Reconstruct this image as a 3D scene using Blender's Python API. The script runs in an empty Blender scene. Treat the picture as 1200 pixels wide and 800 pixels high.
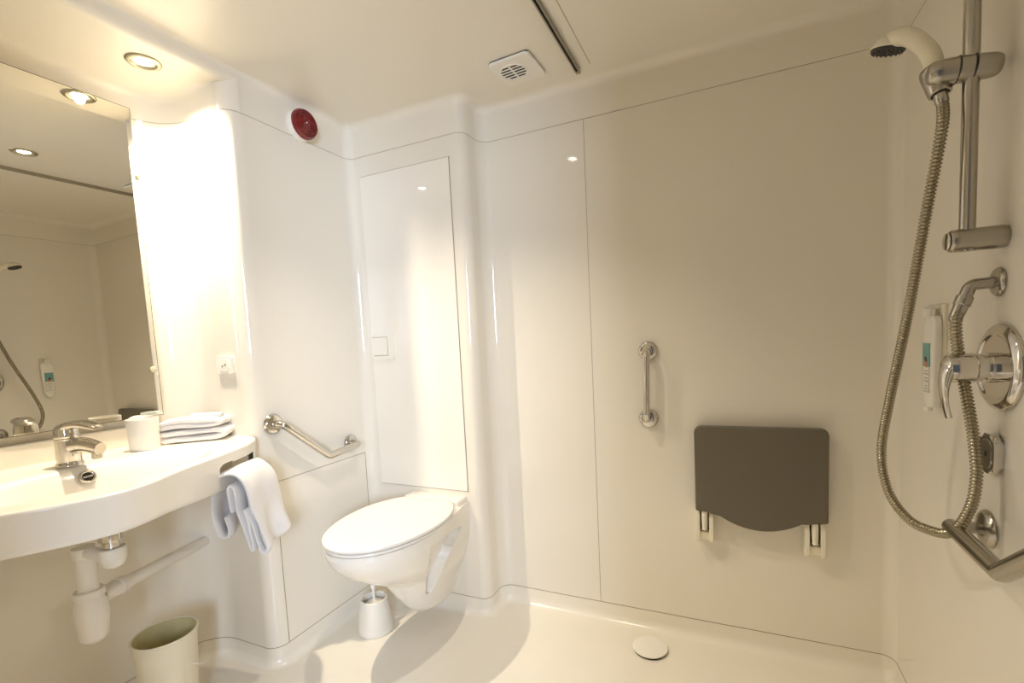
import bpy, bmesh, math, random
from mathutils import Vector, Matrix, noise
random.seed(4)
SC = bpy.context.scene
COL = SC.collection
PI = math.pi

# ------------------------------------------------------------------ materials
def material(name, color, rough=0.3, metal=0.0, spec=0.5, bump=0.0, bscale=200.0, vary=0.0, coat=0.0,
             trans=0.0, emit=None, estr=0.0, vscale=6.0, sheen=0.0, rvary=0.0):
    m = bpy.data.materials.new(name)
    m.use_nodes = True
    nt = m.node_tree
    b = nt.nodes['Principled BSDF']
    b.inputs['Base Color'].default_value = (*color, 1)
    b.inputs['Roughness'].default_value = rough
    b.inputs['Metallic'].default_value = metal
    b.inputs['Specular IOR Level'].default_value = spec
    b.inputs['Coat Weight'].default_value = coat
    b.inputs['Coat Roughness'].default_value = 0.05
    b.inputs['Transmission Weight'].default_value = trans
    b.inputs['Sheen Weight'].default_value = sheen
    if emit:
        b.inputs['Emission Color'].default_value = (*emit, 1)
        b.inputs['Emission Strength'].default_value = estr
    tc = nt.nodes.new('ShaderNodeTexCoord')
    if vary:
        n = nt.nodes.new('ShaderNodeTexNoise'); n.inputs['Scale'].default_value = vscale
        n.inputs['Detail'].default_value = 3
        r = nt.nodes.new('ShaderNodeValToRGB')
        r.color_ramp.elements[0].position = 0.3; r.color_ramp.elements[1].position = 0.7
        r.color_ramp.elements[0].color = (*[c * (1 - vary) for c in color], 1)
        r.color_ramp.elements[1].color = (*[min(1, c * (1 + vary)) for c in color], 1)
        nt.links.new(tc.outputs['Object'], n.inputs['Vector'])
        nt.links.new(n.outputs['Fac'], r.inputs['Fac'])
        nt.links.new(r.outputs['Color'], b.inputs['Base Color'])
    if bump:
        n = nt.nodes.new('ShaderNodeTexNoise'); n.inputs['Scale'].default_value = bscale
        n.inputs['Detail'].default_value = 3
        bp = nt.nodes.new('ShaderNodeBump'); bp.inputs['Strength'].default_value = bump
        bp.inputs['Distance'].default_value = 0.002
        nt.links.new(tc.outputs['Object'], n.inputs['Vector'])
        nt.links.new(n.outputs['Fac'], bp.inputs['Height'])
        nt.links.new(bp.outputs['Normal'], b.inputs['Normal'])
    return m

M = {}
M['shell'] = material('moulded_wall_plastic', (0.81, 0.765, 0.675), 0.06, vary=0.006, vscale=3)
M['ceil'] = material('moulded_ceiling_plastic', (0.81, 0.765, 0.675), 0.30)
M['floor'] = material('shower_tray_plastic', (0.81, 0.765, 0.675), 0.22, vary=0.012, vscale=9)
M['joint'] = material('joint_sealant', (0.30, 0.25, 0.17), 0.7, vary=0.10, vscale=30)
M['panel'] = material('hatch_laminate', (0.86, 0.82, 0.745), 0.04)
M['basin'] = material('basin_resin', (0.81, 0.765, 0.685), 0.18)
M['ceramic'] = material('toilet_ceramic', (0.84, 0.80, 0.72), 0.10)
M['seatplastic'] = material('toilet_seat_plastic', (0.82, 0.79, 0.73), 0.22)
M['chrome'] = material('polished_chrome', (0.64, 0.61, 0.56), 0.09, metal=1.0)
M['steel'] = material('brushed_steel', (0.44, 0.41, 0.355), 0.22, metal=1.0, bump=0.03, bscale=400)
M['hose'] = material('hose_metal', (0.36, 0.315, 0.22), 0.25, metal=1.0)
M['darkrub'] = material('dark_rubber', (0.03, 0.03, 0.03), 0.5)
M['black'] = material('dark_recess', (0.02, 0.018, 0.012), 0.8)
M['white'] = material('white_plastic', (0.84, 0.81, 0.74), 0.28)
M['pipe'] = material('pipe_plastic', (0.78, 0.74, 0.66), 0.35)
M['grey'] = material('seat_grey_plastic', (0.135, 0.116, 0.082), 0.42, bump=0.04, bscale=300)
M['cream'] = material('cream_bracket_plastic', (0.84, 0.79, 0.65), 0.35)
M['bin'] = material('bin_plastic', (0.76, 0.70, 0.54), 0.5, vary=0.03, vscale=14)
M['handset'] = material('handset_plastic', (0.80, 0.75, 0.60), 0.25)
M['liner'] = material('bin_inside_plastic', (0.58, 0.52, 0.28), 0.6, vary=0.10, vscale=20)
M['red'] = material('red_beacon_plastic', (0.17, 0.004, 0.006), 0.12, coat=0.5)
M['towel'] = material('white_terry', (0.82, 0.80, 0.79), 0.95, spec=0.1, bump=0.9, bscale=700, sheen=0.15)
M['mirror'] = material('mirror_silver', (0.86, 0.84, 0.77), 0.0, metal=1.0)
M['mirroredge'] = material('mirror_edge_glass', (0.09, 0.08, 0.055), 0.2)
M['clip'] = material('clear_clip_plastic', (0.62, 0.56, 0.40), 0.15)
M['lampring'] = material('satin_nickel', (0.42, 0.38, 0.27), 0.35, metal=0.9)
M['lens'] = material('lit_lamp', (1, 1, 1), 0.4, emit=(1.0, 0.93, 0.80), estr=22.0)
M['teal'] = material('teal_print', (0.16, 0.38, 0.36), 0.4, vary=0.08, vscale=60)
M['ink'] = material('dark_print', (0.05, 0.03, 0.03), 0.5)
M['skin'] = material('peach_print', (0.55, 0.25, 0.15), 0.5)
M['greyprint'] = material('grey_print', (0.40, 0.37, 0.31), 0.5)
M['track'] = material('track_metal', (0.36, 0.33, 0.26), 0.3, metal=0.9)
M['packet'] = material('pale_blue_packet', (0.66, 0.74, 0.76), 0.3, vary=0.08, vscale=40)
M['paintdoor'] = material('door_frame_paint', (0.55, 0.48, 0.38), 0.4)

# ------------------------------------------------------------------ object helpers
def finish(me, smooth, angle):
    if smooth:
        for p in me.polygons: p.use_smooth = True
        me.set_sharp_from_angle(angle=math.radians(angle))

def obj(name, geo, mat, root=None, smooth=True, angle=40, wn=False, kind=None):
    """geo = (verts in world metres, faces); root = parent object (thing or part)"""
    verts, faces = geo
    off = Vector((0, 0, 0))
    r = root
    while r is not None:
        off += r.location; r = r.parent
    me = bpy.data.meshes.new(name)
    me.from_pydata([tuple(Vector(v) - off) for v in verts], [], faces)
    bm = bmesh.new(); bm.from_mesh(me)
    bmesh.ops.recalc_face_normals(bm, faces=bm.faces)
    bm.to_mesh(me); bm.free()
    me.materials.append(mat)
    finish(me, smooth, angle)
    o = bpy.data.objects.new(name, me)
    COL.objects.link(o)
    if root is not None: o.parent = root
    if wn:
        w = o.modifiers.new('wn', 'WEIGHTED_NORMAL'); w.keep_sharp = True; w.weight = 80
    if kind: o['kind'] = kind
    return o

def flip_in(o):
    o.data.flip_normals()

def thing(name, label, cat, loc, group=None):
    o = bpy.data.objects.new(name, None)
    o.empty_display_size = 0.05
    COL.objects.link(o)
    o.location = loc
    o['label'] = label; o['category'] = cat
    if group: o['group'] = group
    return o

def tag(o, label, cat, group=None):
    o['label'] = label; o['category'] = cat
    if group: o['group'] = group
    return o

def join(*gs):
    V = []; F = []
    for v, f in gs:
        n = len(V); V += [tuple(p) for p in v]; F += [tuple(i + n for i in q) for q in f]
    return V, F

def xf(geo, mat):
    return [tuple(mat @ Vector(v)) for v in geo[0]], geo[1]

def frame(origin, zaxis, xhint=(1, 0, 0)):
    z = Vector(zaxis).normalized(); x = Vector(xhint)
    if abs(z.dot(x.normalized())) > 0.95: x = Vector((0, 1, 0))
    x = (x - z * x.dot(z)).normalized(); y = z.cross(x)
    m = Matrix.Identity(4)
    for i in range(3):
        m[i][0] = x[i]; m[i][1] = y[i]; m[i][2] = z[i]; m[i][3] = origin[i]
    return m

def loft(rings, cap0=True, cap1=True, closed=True):
    n = len(rings[0]); V = [tuple(p) for r in rings for p in r]; F = []
    for i in range(len(rings) - 1):
        for j in range(n if closed else n - 1):
            k = (j + 1) % n
            F.append((i * n + j, i * n + k, (i + 1) * n + k, (i + 1) * n + j))
    if cap0: F.append(tuple(range(n - 1, -1, -1)))
    if cap1: F.append(tuple(range((len(rings) - 1) * n, len(rings) * n)))
    return V, F

def lathe(profile, segs=32, mat=None, cap0=True, cap1=True, sx=1.0, sy=1.0):
    """profile [(radius, height)]"""
    rings = [[(r * sx * math.cos(2 * PI * j / segs), r * sy * math.sin(2 * PI * j / segs), z) for j in range(segs)]
             for r, z in profile]
    g = loft(rings, cap0, cap1)
    return xf(g, mat) if mat else g

def round_profile(pts, r=0.003, n=4):
    """round the inner corners of an open (r, z) profile"""
    out = [pts[0]]
    for i in range(1, len(pts) - 1):
        p, a, b = Vector(pts[i]), Vector(pts[i - 1]), Vector(pts[i + 1])
        d1 = a - p; d2 = b - p
        t = min(r, d1.length * 0.45, d2.length * 0.45)
        if t < 1e-6: out.append(tuple(p)); continue
        s = p + d1.normalized() * t; e = p + d2.normalized() * t
        for k in range(n + 1):
            u = k / n
            q = s * (1 - u) ** 2 + p * 2 * u * (1 - u) + e * u * u
            out.append(tuple(q))
    out.append(pts[-1])
    return out

def spline(pts, n=8):
    P = [Vector(p) for p in pts]
    P = [P[0] * 2 - P[1]] + P + [P[-1] * 2 - P[-2]]
    out = []
    for i in range(1, len(P) - 2):
        for k in range(n):
            t = k / n
            out.append(0.5 * ((2 * P[i]) + (P[i + 1] - P[i - 1]) * t + (2 * P[i - 1] - 5 * P[i] + 4 * P[i + 1] - P[i + 2]) * t * t
                       + (3 * P[i] - P[i - 1] - 3 * P[i + 1] + P[i + 2]) * t ** 3))
    out.append(P[-2])
    return out

def corner_path(pts, r, n=8):
    """polyline with its corners rounded by arcs"""
    P = [Vector(p) for p in pts]; out = [P[0]]
    for i in range(1, len(P) - 1):
        a = (P[i - 1] - P[i]); b = (P[i + 1] - P[i])
        ang = a.angle(b); t = min(r / math.tan(ang / 2), a.length * 0.48, b.length * 0.48)
        s = P[i] + a.normalized() * t; e = P[i] + b.normalized() * t
        rr = t * math.tan(ang / 2)
        c = P[i] + (a.normalized() + b.normalized()).normalized() * (rr / math.sin(ang / 2))
        va = s - c; vb = e - c; full = va.angle(vb)
        for k in range(n + 1):
            u = k / n
            out.append(c + (va * math.sin((1 - u) * full) + vb * math.sin(u * full)) / math.sin(full))
    out.append(P[-1])
    return out

def tube(path, rad, segs=20, caps=True, flat=1.0):
    """rad: number or list per point; parallel-transport frame"""
    P = [Vector(p) for p in path]; n = len(P)
    R = rad if isinstance(rad, (list, tuple)) else [rad] * n
    T = []
    for i in range(n):
        d = (P[min(i + 1, n - 1)] - P[max(i - 1, 0)])
        T.append(d.normalized())
    up = Vector((0, 0, 1)) if abs(T[0].z) < 0.9 else Vector((0, 1, 0))
    x = (up - T[0] * up.dot(T[0])).normalized()
    rings = []
    for i in range(n):
        x = (x - T[i] * x.dot(T[i])).normalized(); y = T[i].cross(x)
        rings.append([P[i] + (x * math.cos(2 * PI * j / segs) + y * flat * math.sin(2 * PI * j / segs)) * R[i] for j in range(segs)])
    return loft(rings, caps, caps)

def round_end_tube(path, rad, segs=20, n=5):
    """tube with hemispherical ends"""
    P = [Vector(p) for p in path]
    d0 = (P[0] - P[1]).normalized(); d1 = (P[-1] - P[-2]).normalized()
    pre = []; rp = []
    for k in range(n):
        a = PI / 2 * (1 - k / n)
        pre.append(P[0] + d0 * rad * math.sin(a)); rp.append(max(rad * math.cos(a), rad * 0.02))
    post = []; rq = []
    for k in range(1, n + 1):
        a = PI / 2 * k / n
        post.append(P[-1] + d1 * rad * math.sin(a)); rq.append(max(rad * math.cos(a), rad * 0.02))
    return tube(pre + P + post, rp + [rad] * len(P) + rq, segs)

def rbox(x0, x1, y0, y1, z0, z1, bev=0.003, segs=3):
    bm = bmesh.new()
    bmesh.ops.create_cube(bm, size=1)
    for v in bm.verts:
        v.co = Vector(((x0 + x1) / 2 + v.co.x * (x1 - x0), (y0 + y1) / 2 + v.co.y * (y1 - y0), (z0 + z1) / 2 + v.co.z * (z1 - z0)))
    if bev:
        bmesh.ops.bevel(bm, geom=list(bm.edges), offset=bev, segments=segs, profile=0.5, affect='EDGES')
    bm.verts.index_update()
    g = [tuple(v.co) for v in bm.verts], [tuple(v.index for v in f.verts) for f in bm.faces]
    bm.free(); return g

def prism(outline, thick, mat=None, bev=0.003, segs=3, side='both'):
    """outline [(u,v)] in the xy plane extruded 0..thick along z with bevelled rims"""
    bm = bmesh.new()
    lo = [bm.verts.new((u, v, 0)) for u, v in outline]
    hi = [bm.verts.new((u, v, thick)) for u, v in outline]
    n = len(outline)
    f0 = bm.faces.new(lo[::-1]); f1 = bm.faces.new(hi)
    for i in range(n):
        bm.faces.new((lo[i], lo[(i + 1) % n], hi[(i + 1) % n], hi[i]))
    if bev:
        es = [e for e in f1.edges] + ([e for e in f0.edges] if side == 'both' else [])
        bmesh.ops.bevel(bm, geom=es, offset=bev, segments=segs, profile=0.5, affect='EDGES')
    bm.verts.index_update()
    g = [tuple(v.co) for v in bm.verts], [tuple(v.index for v in f.verts) for f in bm.faces]
    bm.free()
    return xf(g, mat) if mat else g

def rrect(w, h, r, n=6):
    out = []
    for cx, cy, a0 in ((w / 2 - r, h / 2 - r, 0), (-w / 2 + r, h / 2 - r, 90), (-w / 2 + r, -h / 2 + r, 180), (w / 2 - r, -h / 2 + r, 270)):
        for k in range(n + 1):
            a = math.radians(a0 + 90 * k / n)
            out.append((cx + r * math.cos(a), cy + r * math.sin(a)))
    return out

def smooth(a, b, x):
    t = max(0, min(1, (x - a) / (b - a))); return t * t * (3 - 2 * t)

# ------------------------------------------------------------------ room shell
# plan outline, interior on the left of the path: (x, y, corner radius)
RW, BW, AW, CF, CS, JY, LW, FY = 0.445, 1.700, -1.443, 1.562, -0.893, 1.037, -1.775, -0.45
Z0, Z1, ZC, ZA = 0.065, 1.869, 2.0, 1.955       # tray joint, top joint, ceiling, ceiling over the basin
PLAN = [(RW, FY, 0), (RW, BW, 0.035), (CS, BW, 0.05), (CS, CF, 0.038), (AW, CF, 0.035), (AW, JY, 0.05), (LW, JY, 0.13), (LW, FY, 0)]

def plan_ring(pts, t, n=14):
    """offset the open path by t into the room, fillets included; support points keep the flats flat"""
    P = [Vector((x, y)) for x, y, r in pts]
    D = [(P[i + 1] - P[i]).normalized() for i in range(len(P) - 1)]
    N = [Vector((-d.y, d.x)) for d in D]
    out = []
    for i, (x, y, r) in enumerate(pts):
        if i == 0: out.append(P[0] + N[0] * t); continue
        if i == len(pts) - 1: out.append(P[-1] + N[-1] * t); continue
        a, b = N[i - 1], N[i]
        c = P[i] + (a + b) * (t / (1 + a.dot(b)))
        left = D[i - 1].x * D[i].y - D[i - 1].y * D[i].x > 0
        rr = max(r - t, 0.004) if left else r + t
        s = c - D[i - 1] * rr; e = c + D[i] * rr
        sgn = 1 if left else -1
        cen = s + a * rr * sgn
        out.append(s - D[i - 1] * 0.004)
        a0 = math.atan2((s - cen).y, (s - cen).x)
        for k in range(n + 1):
            ang = a0 + sgn * PI / 2 * k / n
            out.append(cen + Vector((math.cos(ang), math.sin(ang))) * rr)
        out.append(e + D[i] * 0.004)
    return out

def prof_round(pts, radii, n=8):
    """profile (offset, z) with rounded corners and support points"""
    out = [Vector(pts[0])]
    for i in range(1, len(pts) - 1):
        p, a, b = Vector(pts[i]), Vector(pts[i - 1]), Vector(pts[i + 1])
        seg = [Vector((q.x, q.y)) for q in corner_path([(*a, 0), (*p, 0), (*b, 0)], radii[i - 1], n)][1:-1]
        d1 = (a - p).normalized(); d2 = (b - p).normalized()
        out.append(seg[0] + d1 * 0.003); out += seg; out.append(seg[-1] + d2 * 0.003)
    out.append(Vector(pts[-1]))
    return out

def sweep(pts, profile, fill_last=False, extra=None):
    rings = []
    for t, z in profile:
        rings.append([(p.x, p.y, z) for p in plan_ring(pts, t)])
    g = loft(rings, False, False, closed=False)
    if fill_last:
        n = len(rings[0]); base = (len(rings) - 1) * n
        idx = list(range(base, base + n))
        V, F = g
        V = list(V)
        for e in (extra or []):
            V.append(e); idx.append(len(V) - 1)
        F = list(F) + [tuple(idx)]
        g = V, F
    return g

def sub(i, j, half0=False, half1=False):
    """stretch of PLAN from corner i to corner j, optionally from the middle of the side"""
    q = [list(p) for p in PLAN[i:j + 1]]
    q[0][2] = 0; q[-1][2] = 0
    return [tuple(p) for p in q]

def mid(a, b, u=0.5):
    return (a[0] + (b[0] - a[0]) * u, a[1] + (b[1] - a[1]) * u, 0)

wallprof = [(0, Z0), (0, Z0 + 0.01), (0, Z1 - 0.01), (0, Z1)]
m_back = mid(PLAN[1], PLAN[2], 0.06); m_back2 = mid(PLAN[1], PLAN[2], 0.93)
m_al = mid(PLAN[4], PLAN[5], 0.12)
struct = []
def wall(name, pts):
    o = obj(name, sweep(pts, wallprof), M['shell'], angle=60, kind='structure'); return o
wall('wall_right', [PLAN[0], PLAN[1], m_back])
wall('wall_back', [m_back, m_back2])
wall('wall_toilet', [m_back2, PLAN[2], PLAN[3], PLAN[4], m_al])
wall('wall_left', [m_al, PLAN[5], PLAN[6], PLAN[7]])

# shower tray floor with its coved upstand
fp = prof_round([(0.0, Z0), (0.004, 0.0), (0.062, 0.0)], [0.042], 8)
g = sweep(PLAN, fp, True)
obj('floor', g, M['floor'], angle=60, kind='structure')

# main ceiling with cove; over the basin a lower ceiling with a rounded edge takes over
def cove(r, z0, z1, d):
    return prof_round([(0.0, z0), (0.0, z1), (d, z1)], [r], 8)
def blend_cove(a, b, nrm_, r0, r1, z0, z1, d, n=14):
    """straight stretch of cove whose radius eases from r0 to r1"""
    rows = []
    for k in range(n + 1):
        u = k / n; r = r0 + (r1 - r0) * smooth(0, 1, u)
        x = a[0] + (b[0] - a[0]) * u; y = a[1] + (b[1] - a[1]) * u
        rows.append([(x + nrm_[0] * t, y + nrm_[1] * t, z) for t, z in cove(r, z0, z1, d)])
    return loft(rows, False, False, closed=False)
YM = JY + 0.054
g = sweep([PLAN[0], PLAN[1], PLAN[2], PLAN[3], PLAN[4], (AW, JY + 0.26, 0)], cove(0.05, Z1, ZC, 0.065), True, [(AW + 0.065, FY, ZC)])
g1 = blend_cove((AW, JY + 0.26), (AW, YM), (1, 0), 0.05, 0.0108, Z1, ZC, 0.065)
g2 = sweep([(AW, YM, 0), (AW, FY, 0)], cove(0.0108, ZA + 0.022, ZC, 0.065))
obj('ceiling', join(g, g1, g2), M['ceil'], angle=60, kind='structure')
XA = AW - 0.050
ga = sweep([(AW - 0.16, JY, 0), PLAN[6], PLAN[7]], cove(0.045, Z1, ZA, 0.07), True, [(XA, FY, ZA), (XA, JY - 0.07, ZA)])
ga2 = blend_cove((AW - 0.16, JY), (XA, JY), (0, -1), 0.045, 0.004, Z1, ZA, 0.07)
# the corner keeps rising to the main ceiling; the lower ceiling ends in a rounded edge
gb = sweep([(AW - 0.0008, YM, 0), (AW - 0.0008, JY + 0.0008, 0.05), (AW - 0.060, JY + 0.0008, 0)], [(0, Z1), (0, Z1 + 0.01), (0, ZC + 0.02)])
edge = [(XA, ZA), (AW - 0.028, ZA), (AW - 0.024, ZA)]
for k in range(1, 11):
    a = PI / 2 * k / 10
    edge.append((AW - 0.024 + 0.024 * math.sin(a), ZA + 0.024 - 0.024 * math.cos(a)))
ge = loft([[(x, JY + 0.06, z) for x, z in edge], [(x, FY, z) for x, z in edge]], False, False, closed=False)
obj('ceiling_alcove', join(ga, ga2, gb, ge), M['ceil'], angle=60, kind='structure')

# front wall with the doorway the photograph is taken through
DX0, DX1, DZ = -0.20, 0.400, 1.93
gf = join(rbox(LW - 0.05, DX0, FY - 0.06, FY, 0, ZC + 0.02, 0), rbox(DX1, RW + 0.06, FY - 0.06, FY, 0, ZC + 0.02, 0),
          rbox(DX0, DX1, FY - 0.06, FY, DZ, ZC + 0.02, 0))
obj('wall_front', gf, M['shell'], smooth=False, kind='structure')
df = thing('door_1', 'painted door frame in the front wall', 'door', ((DX0 + DX1) / 2, FY, 0))
del df['category']; del df['label']; df['kind'] = 'structure'
obj('door_frame', join(rbox(DX0 - 0.04, DX0 + 0.01, FY - 0.07, FY + 0.012, 0, DZ, 0.004),
                       rbox(DX1 - 0.01, DX1 + 0.04, FY - 0.07, FY + 0.012, 0, DZ, 0.004),
                       rbox(DX0 - 0.04, DX1 + 0.04, FY - 0.07, FY + 0.012, DZ - 0.01, DZ + 0.04, 0.004)), M['paintdoor'], df, wn=True)
# floor beyond the doorway
obj('floor_hall', rbox(-3, 3, -3.2, FY - 0.0, -0.05, -0.002, 0), material('hall_carpet', (0.10, 0.07, 0.05), 0.95, bump=0.3, vary=0.2, vscale=40), smooth=False, kind='structure')

# joints (sealant lines) between the moulded panels
nt_ = [0]
def trim(pts, z, w=0.0011, d=0.0007):
    nt_[0] += 1
    obj('trim_%d' % nt_[0], sweep(pts, [(-0.001, z - w), (d, z - w), (d, z + w), (-0.001, z + w)]), M['joint'], angle=30, kind='structure')
def trim_box(x0, x1, y0, y1, z0, z1):
    nt_[0] += 1
    obj('trim_%d' % nt_[0], rbox(x0, x1, y0, y1, z0, z1, 0), M['joint'], smooth=False, kind='structure')
trim(PLAN[:7] + [(LW, 0.6, 0)], Z0, 0.0010)
trim(PLAN[:7] + [(LW, 0.93, 0)], Z1, 0.0006)
trim_box(-0.4741, -0.4729, BW - 0.0008, BW + 0.001, Z0, Z1)               # back wall panel joint
trim_box(AW - 0.001, AW + 0.0008, 1.091, 1.528, 0.6415, 0.6435)         # lower panel, top
trim_box(AW - 0.001, AW + 0.0008, 1.0895, 1.0915, 0.066, 0.6435)        # lower panel, near side
trim_box(AW - 0.001, AW + 0.0008, 1.5270, 1.5285, 0.30, 0.6435)         # lower panel, far side
trim_box(-0.4185, -0.4170, FY, 1.610, ZC - 0.0008, ZC + 0.001)          # ceiling joint

# ------------------------------------------------------------------ access hatch above the toilet
h = thing('access_hatch', 'tall glossy white access panel in the wall above the toilet', 'panel', (-1.174, CF, 0.50))
def ring_frame(x0, x1, z0, z1, w, y0, y1):
    return join(rbox(x0, x1, y0, y1, z1 - w, z1, 0), rbox(x0, x1, y0, y1, z0, z0 + w, 0),
                rbox(x0, x0 + w, y0, y1, z0, z1, 0), rbox(x1 - w, x1, y0, y1, z0, z1, 0))
obj('gasket', ring_frame(-1.3915, -0.9570, 0.5020, 1.7910, 0.0034, CF - 0.0012, CF + 0.002), M['joint'], h, smooth=False)
obj('panel', rbox(-1.3893, -0.9592, CF - 0.0040, CF - 0.0004, 0.5042, 1.7888, 0.0009, 2), M['panel'], h, wn=True)
o = thing('flush_switch', 'square white push switch plate low on the left edge of the wall panel', 'switch', (-1.322, CF - 0.004, 1.09))
fm = frame((-1.322, CF - 0.0035, 1.089), (0, -1, 0), (1, 0, 0))
obj('plate', prism(rrect(0.112, 0.104, 0.008), 0.013, fm, 0.006), M['white'], o, wn=True)
gr = [(-0.046, -0.034), (0.026, -0.034), (0.026, 0.040), (-0.046, 0.040)]
obj('surround', prism([(-0.0475, -0.0362), (0.0277, -0.0362), (0.0277, 0.0418), (-0.0475, 0.0418)], 0.0138, fm, 0.0002, 1), M['greyprint'], o, smooth=False)
bg = prism(gr, 0.0185, fm, 0.003)
obj('rocker', bg, M['white'], o, wn=True)

# ------------------------------------------------------------------ red alarm beacon
b = thing('alarm_beacon', 'round red alarm beacon high on the left wall', 'alarm', (AW, 1.317, 1.914))
bm_ = frame((AW - 0.001, 1.317, 1.914), (1, 0, 0), (0, 1, 0))
obj('base', lathe(round_profile([(0.001, 0), (0.0540, 0), (0.0540, 0.014), (0.049, 0.026), (0.001, 0.026)], 0.003), 40, bm_), M['white'], b)
pr = [(0.0530, 0.0262), (0.0530, 0.034), (0.0500, 0.041)]
for k in range(7):
    r0 = 0.0485 - k * 0.0062
    z0 = 0.043 + 0.0115 * math.sin(k / 7 * PI / 2)
    pr += [(r0, z0), (r0 - 0.0018, z0 + 0.0026), (r0 - 0.0040, z0 + 0.0018), (r0 - 0.0052, z0 + 0.0002)]
pr += [(0.004, 0.0555), (0.001, 0.0555)]
obj('lens', lathe(pr, 48, bm_), M['red'], b, angle=25)

# ------------------------------------------------------------------ grab bars
def flange(c, ax, r=0.036, h=0.016):
    return lathe(round_profile([(0.002, -0.001), (r, -0.001), (r, 0.004), (r * 0.86, h * 0.75), (r * 0.5, h), (0.002, h)], 0.005), 36, frame(c, ax))
# angled bar by the toilet
gb_ = thing('grab_bar', 'chrome angled grab bar on the left wall beside the toilet', 'grab bar', (AW, 1.10, 0.842))
X1 = AW + 0.052
p_ = corner_path([(AW + 0.004, 1.102, 0.845), (X1, 1.102, 0.845), (X1, 1.289, 0.690), (X1, 1.448, 0.702), (AW + 0.004, 1.448, 0.703)], 0.030, 10)
obj('bar', tube(p_, 0.0135, 24), M['chrome'], gb_)
obj('flange', flange((AW, 1.102, 0.845), (1, 0, 0), 0.036), M['chrome'], gb_)
obj('flange', flange((AW, 1.448, 0.703), (1, 0, 0), 0.034), M['chrome'], gb_)
# straight bar on the back wall
gb_ = thing('grab_bar', 'short straight vertical chrome grab bar on the back wall', 'grab bar', (-0.271, BW, 0.79))
p_ = corner_path([(-0.267, BW - 0.004, 1.030), (-0.267, BW - 0.052, 1.028), (-0.272, BW - 0.052, 0.792), (-0.272, BW - 0.004, 0.790)], 0.026, 10)
obj('bar', tube(p_, 0.0115, 24), M['chrome'], gb_)
obj('flange', flange((-0.268, BW, 1.031), (0, -1, 0), 0.0345), M['chrome'], gb_)
obj('flange', flange((-0.272, BW, 0.790), (0, -1, 0), 0.0345), M['chrome'], gb_)
# angled bar under the shower mixer
gb_ = thing('grab_bar', 'thick brushed metal angled grab bar below the shower hose on the right wall', 'grab bar', (RW, 1.148, 0.692))
X1 = RW - 0.060
p_ = corner_path([(X1, 1.134, 0.694), (X1, 0.953, 0.690), (X1, 0.760, 0.835), (X1, 0.700, 0.880), (RW - 0.004, 0.700, 0.880)], 0.020, 10)
pp = [Vector((X1, 1.134, 0.694))]
obj('bar', round_end_tube(p_[:-1] + [p_[-1]], 0.0150, 24), M['steel'], gb_)
obj('post', tube([(X1, 1.134, 0.694), (RW - 0.004, 1.148, 0.692)], 0.0110, 20), M['steel'], gb_)
obj('flange', flange((RW, 1.148, 0.692), (-1, 0, 0), 0.036, 0.014), M['steel'], gb_)
obj('flange', flange((RW, 0.700, 0.880), (-1, 0, 0), 0.036, 0.014), M['steel'], gb_)

# ------------------------------------------------------------------ folding shower seat
s = thing('shower_bench', 'dark grey shower seat folded up flat against the back wall', 'shower seat', (0.075, BW, 0.36))
ol = []
def arc(cx, cz, r, a0, a1, n=8):
    return [(cx + r * math.cos(math.radians(a0 + (a1 - a0) * k / n)), cz + r * math.sin(math.radians(a0 + (a1 - a0) * k / n))) for k in range(n + 1)]
ol += arc(0.252, 0.758, 0.017, 0, 90) + arc(-0.100, 0.755, 0.018, 90, 180)
ol += arc(-0.112, 0.489, 0.006, 180, 270, 4) + [(-0.062, 0.483)]
for k in range(1, 24):
    u = k / 24; x = -0.050 + u * 0.256
    ol.append((x, 0.480 - 0.0435 * (4 * u * (1 - u)) ** 0.95 - 0.001 * u))
ol += [(0.214, 0.479)] + arc(0.262, 0.485, 0.006, 270, 360, 4)
fm = frame((0, BW - 0.018, 0), (0, -1, 0), (1, 0, 0))      # local x = world x, local y = world z
obj('board', prism(ol, 0.030, fm, 0.006, 4), M['grey'], s, wn=True)
def hinge(x, zt):
    ho = obj('hinge_bracket', join(rbox(x - 0.030, x + 0.030, BW - 0.010, BW + 0.002, 0.372 + zt, 0.480, 0.003),
                                   rbox(x - 0.020, x + 0.020, BW - 0.036, BW - 0.008, 0.374 + zt, 0.404 + zt, 0.005)), M['cream'], s, wn=True)
    for sg in (-1, 1):
        cheek = [(0.0, 0.366 + zt), (0.034, 0.366 + zt), (0.044, 0.378 + zt), (0.046, 0.440), (0.036, 0.470), (0.028, 0.484), (0.0, 0.484)]
        fmx = frame((x + sg * 0.0215 - 0.0070, BW, 0), (1, 0, 0), (0, -1, 0))
        gg = prism([(u, v) for u, v in cheek], 0.014, None, 0.003)
        V = [(x + sg * 0.0215 - 0.0070 + w, BW - u, v) for u, v, w in gg[0]]
        obj('cheek', (V, gg[1]), M['cream'], ho, wn=True)
    tg = tube([(x, BW - 0.030, 0.495), (x, BW - 0.035, 0.45), (x, BW - 0.036, 0.412 + zt)], [0.0125, 0.0125, 0.011], 16, flat=0.8)
    obj('tongue', tg, M['cream'], ho)
    obj('slot', rbox(x - 0.0165, x + 0.0165, BW - 0.0125, BW - 0.0085, 0.398 + zt, 0.480, 0.001), M['black'], ho, smooth=False)
hinge(-0.090, 0.004); hinge(0.233, -0.004)

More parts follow.
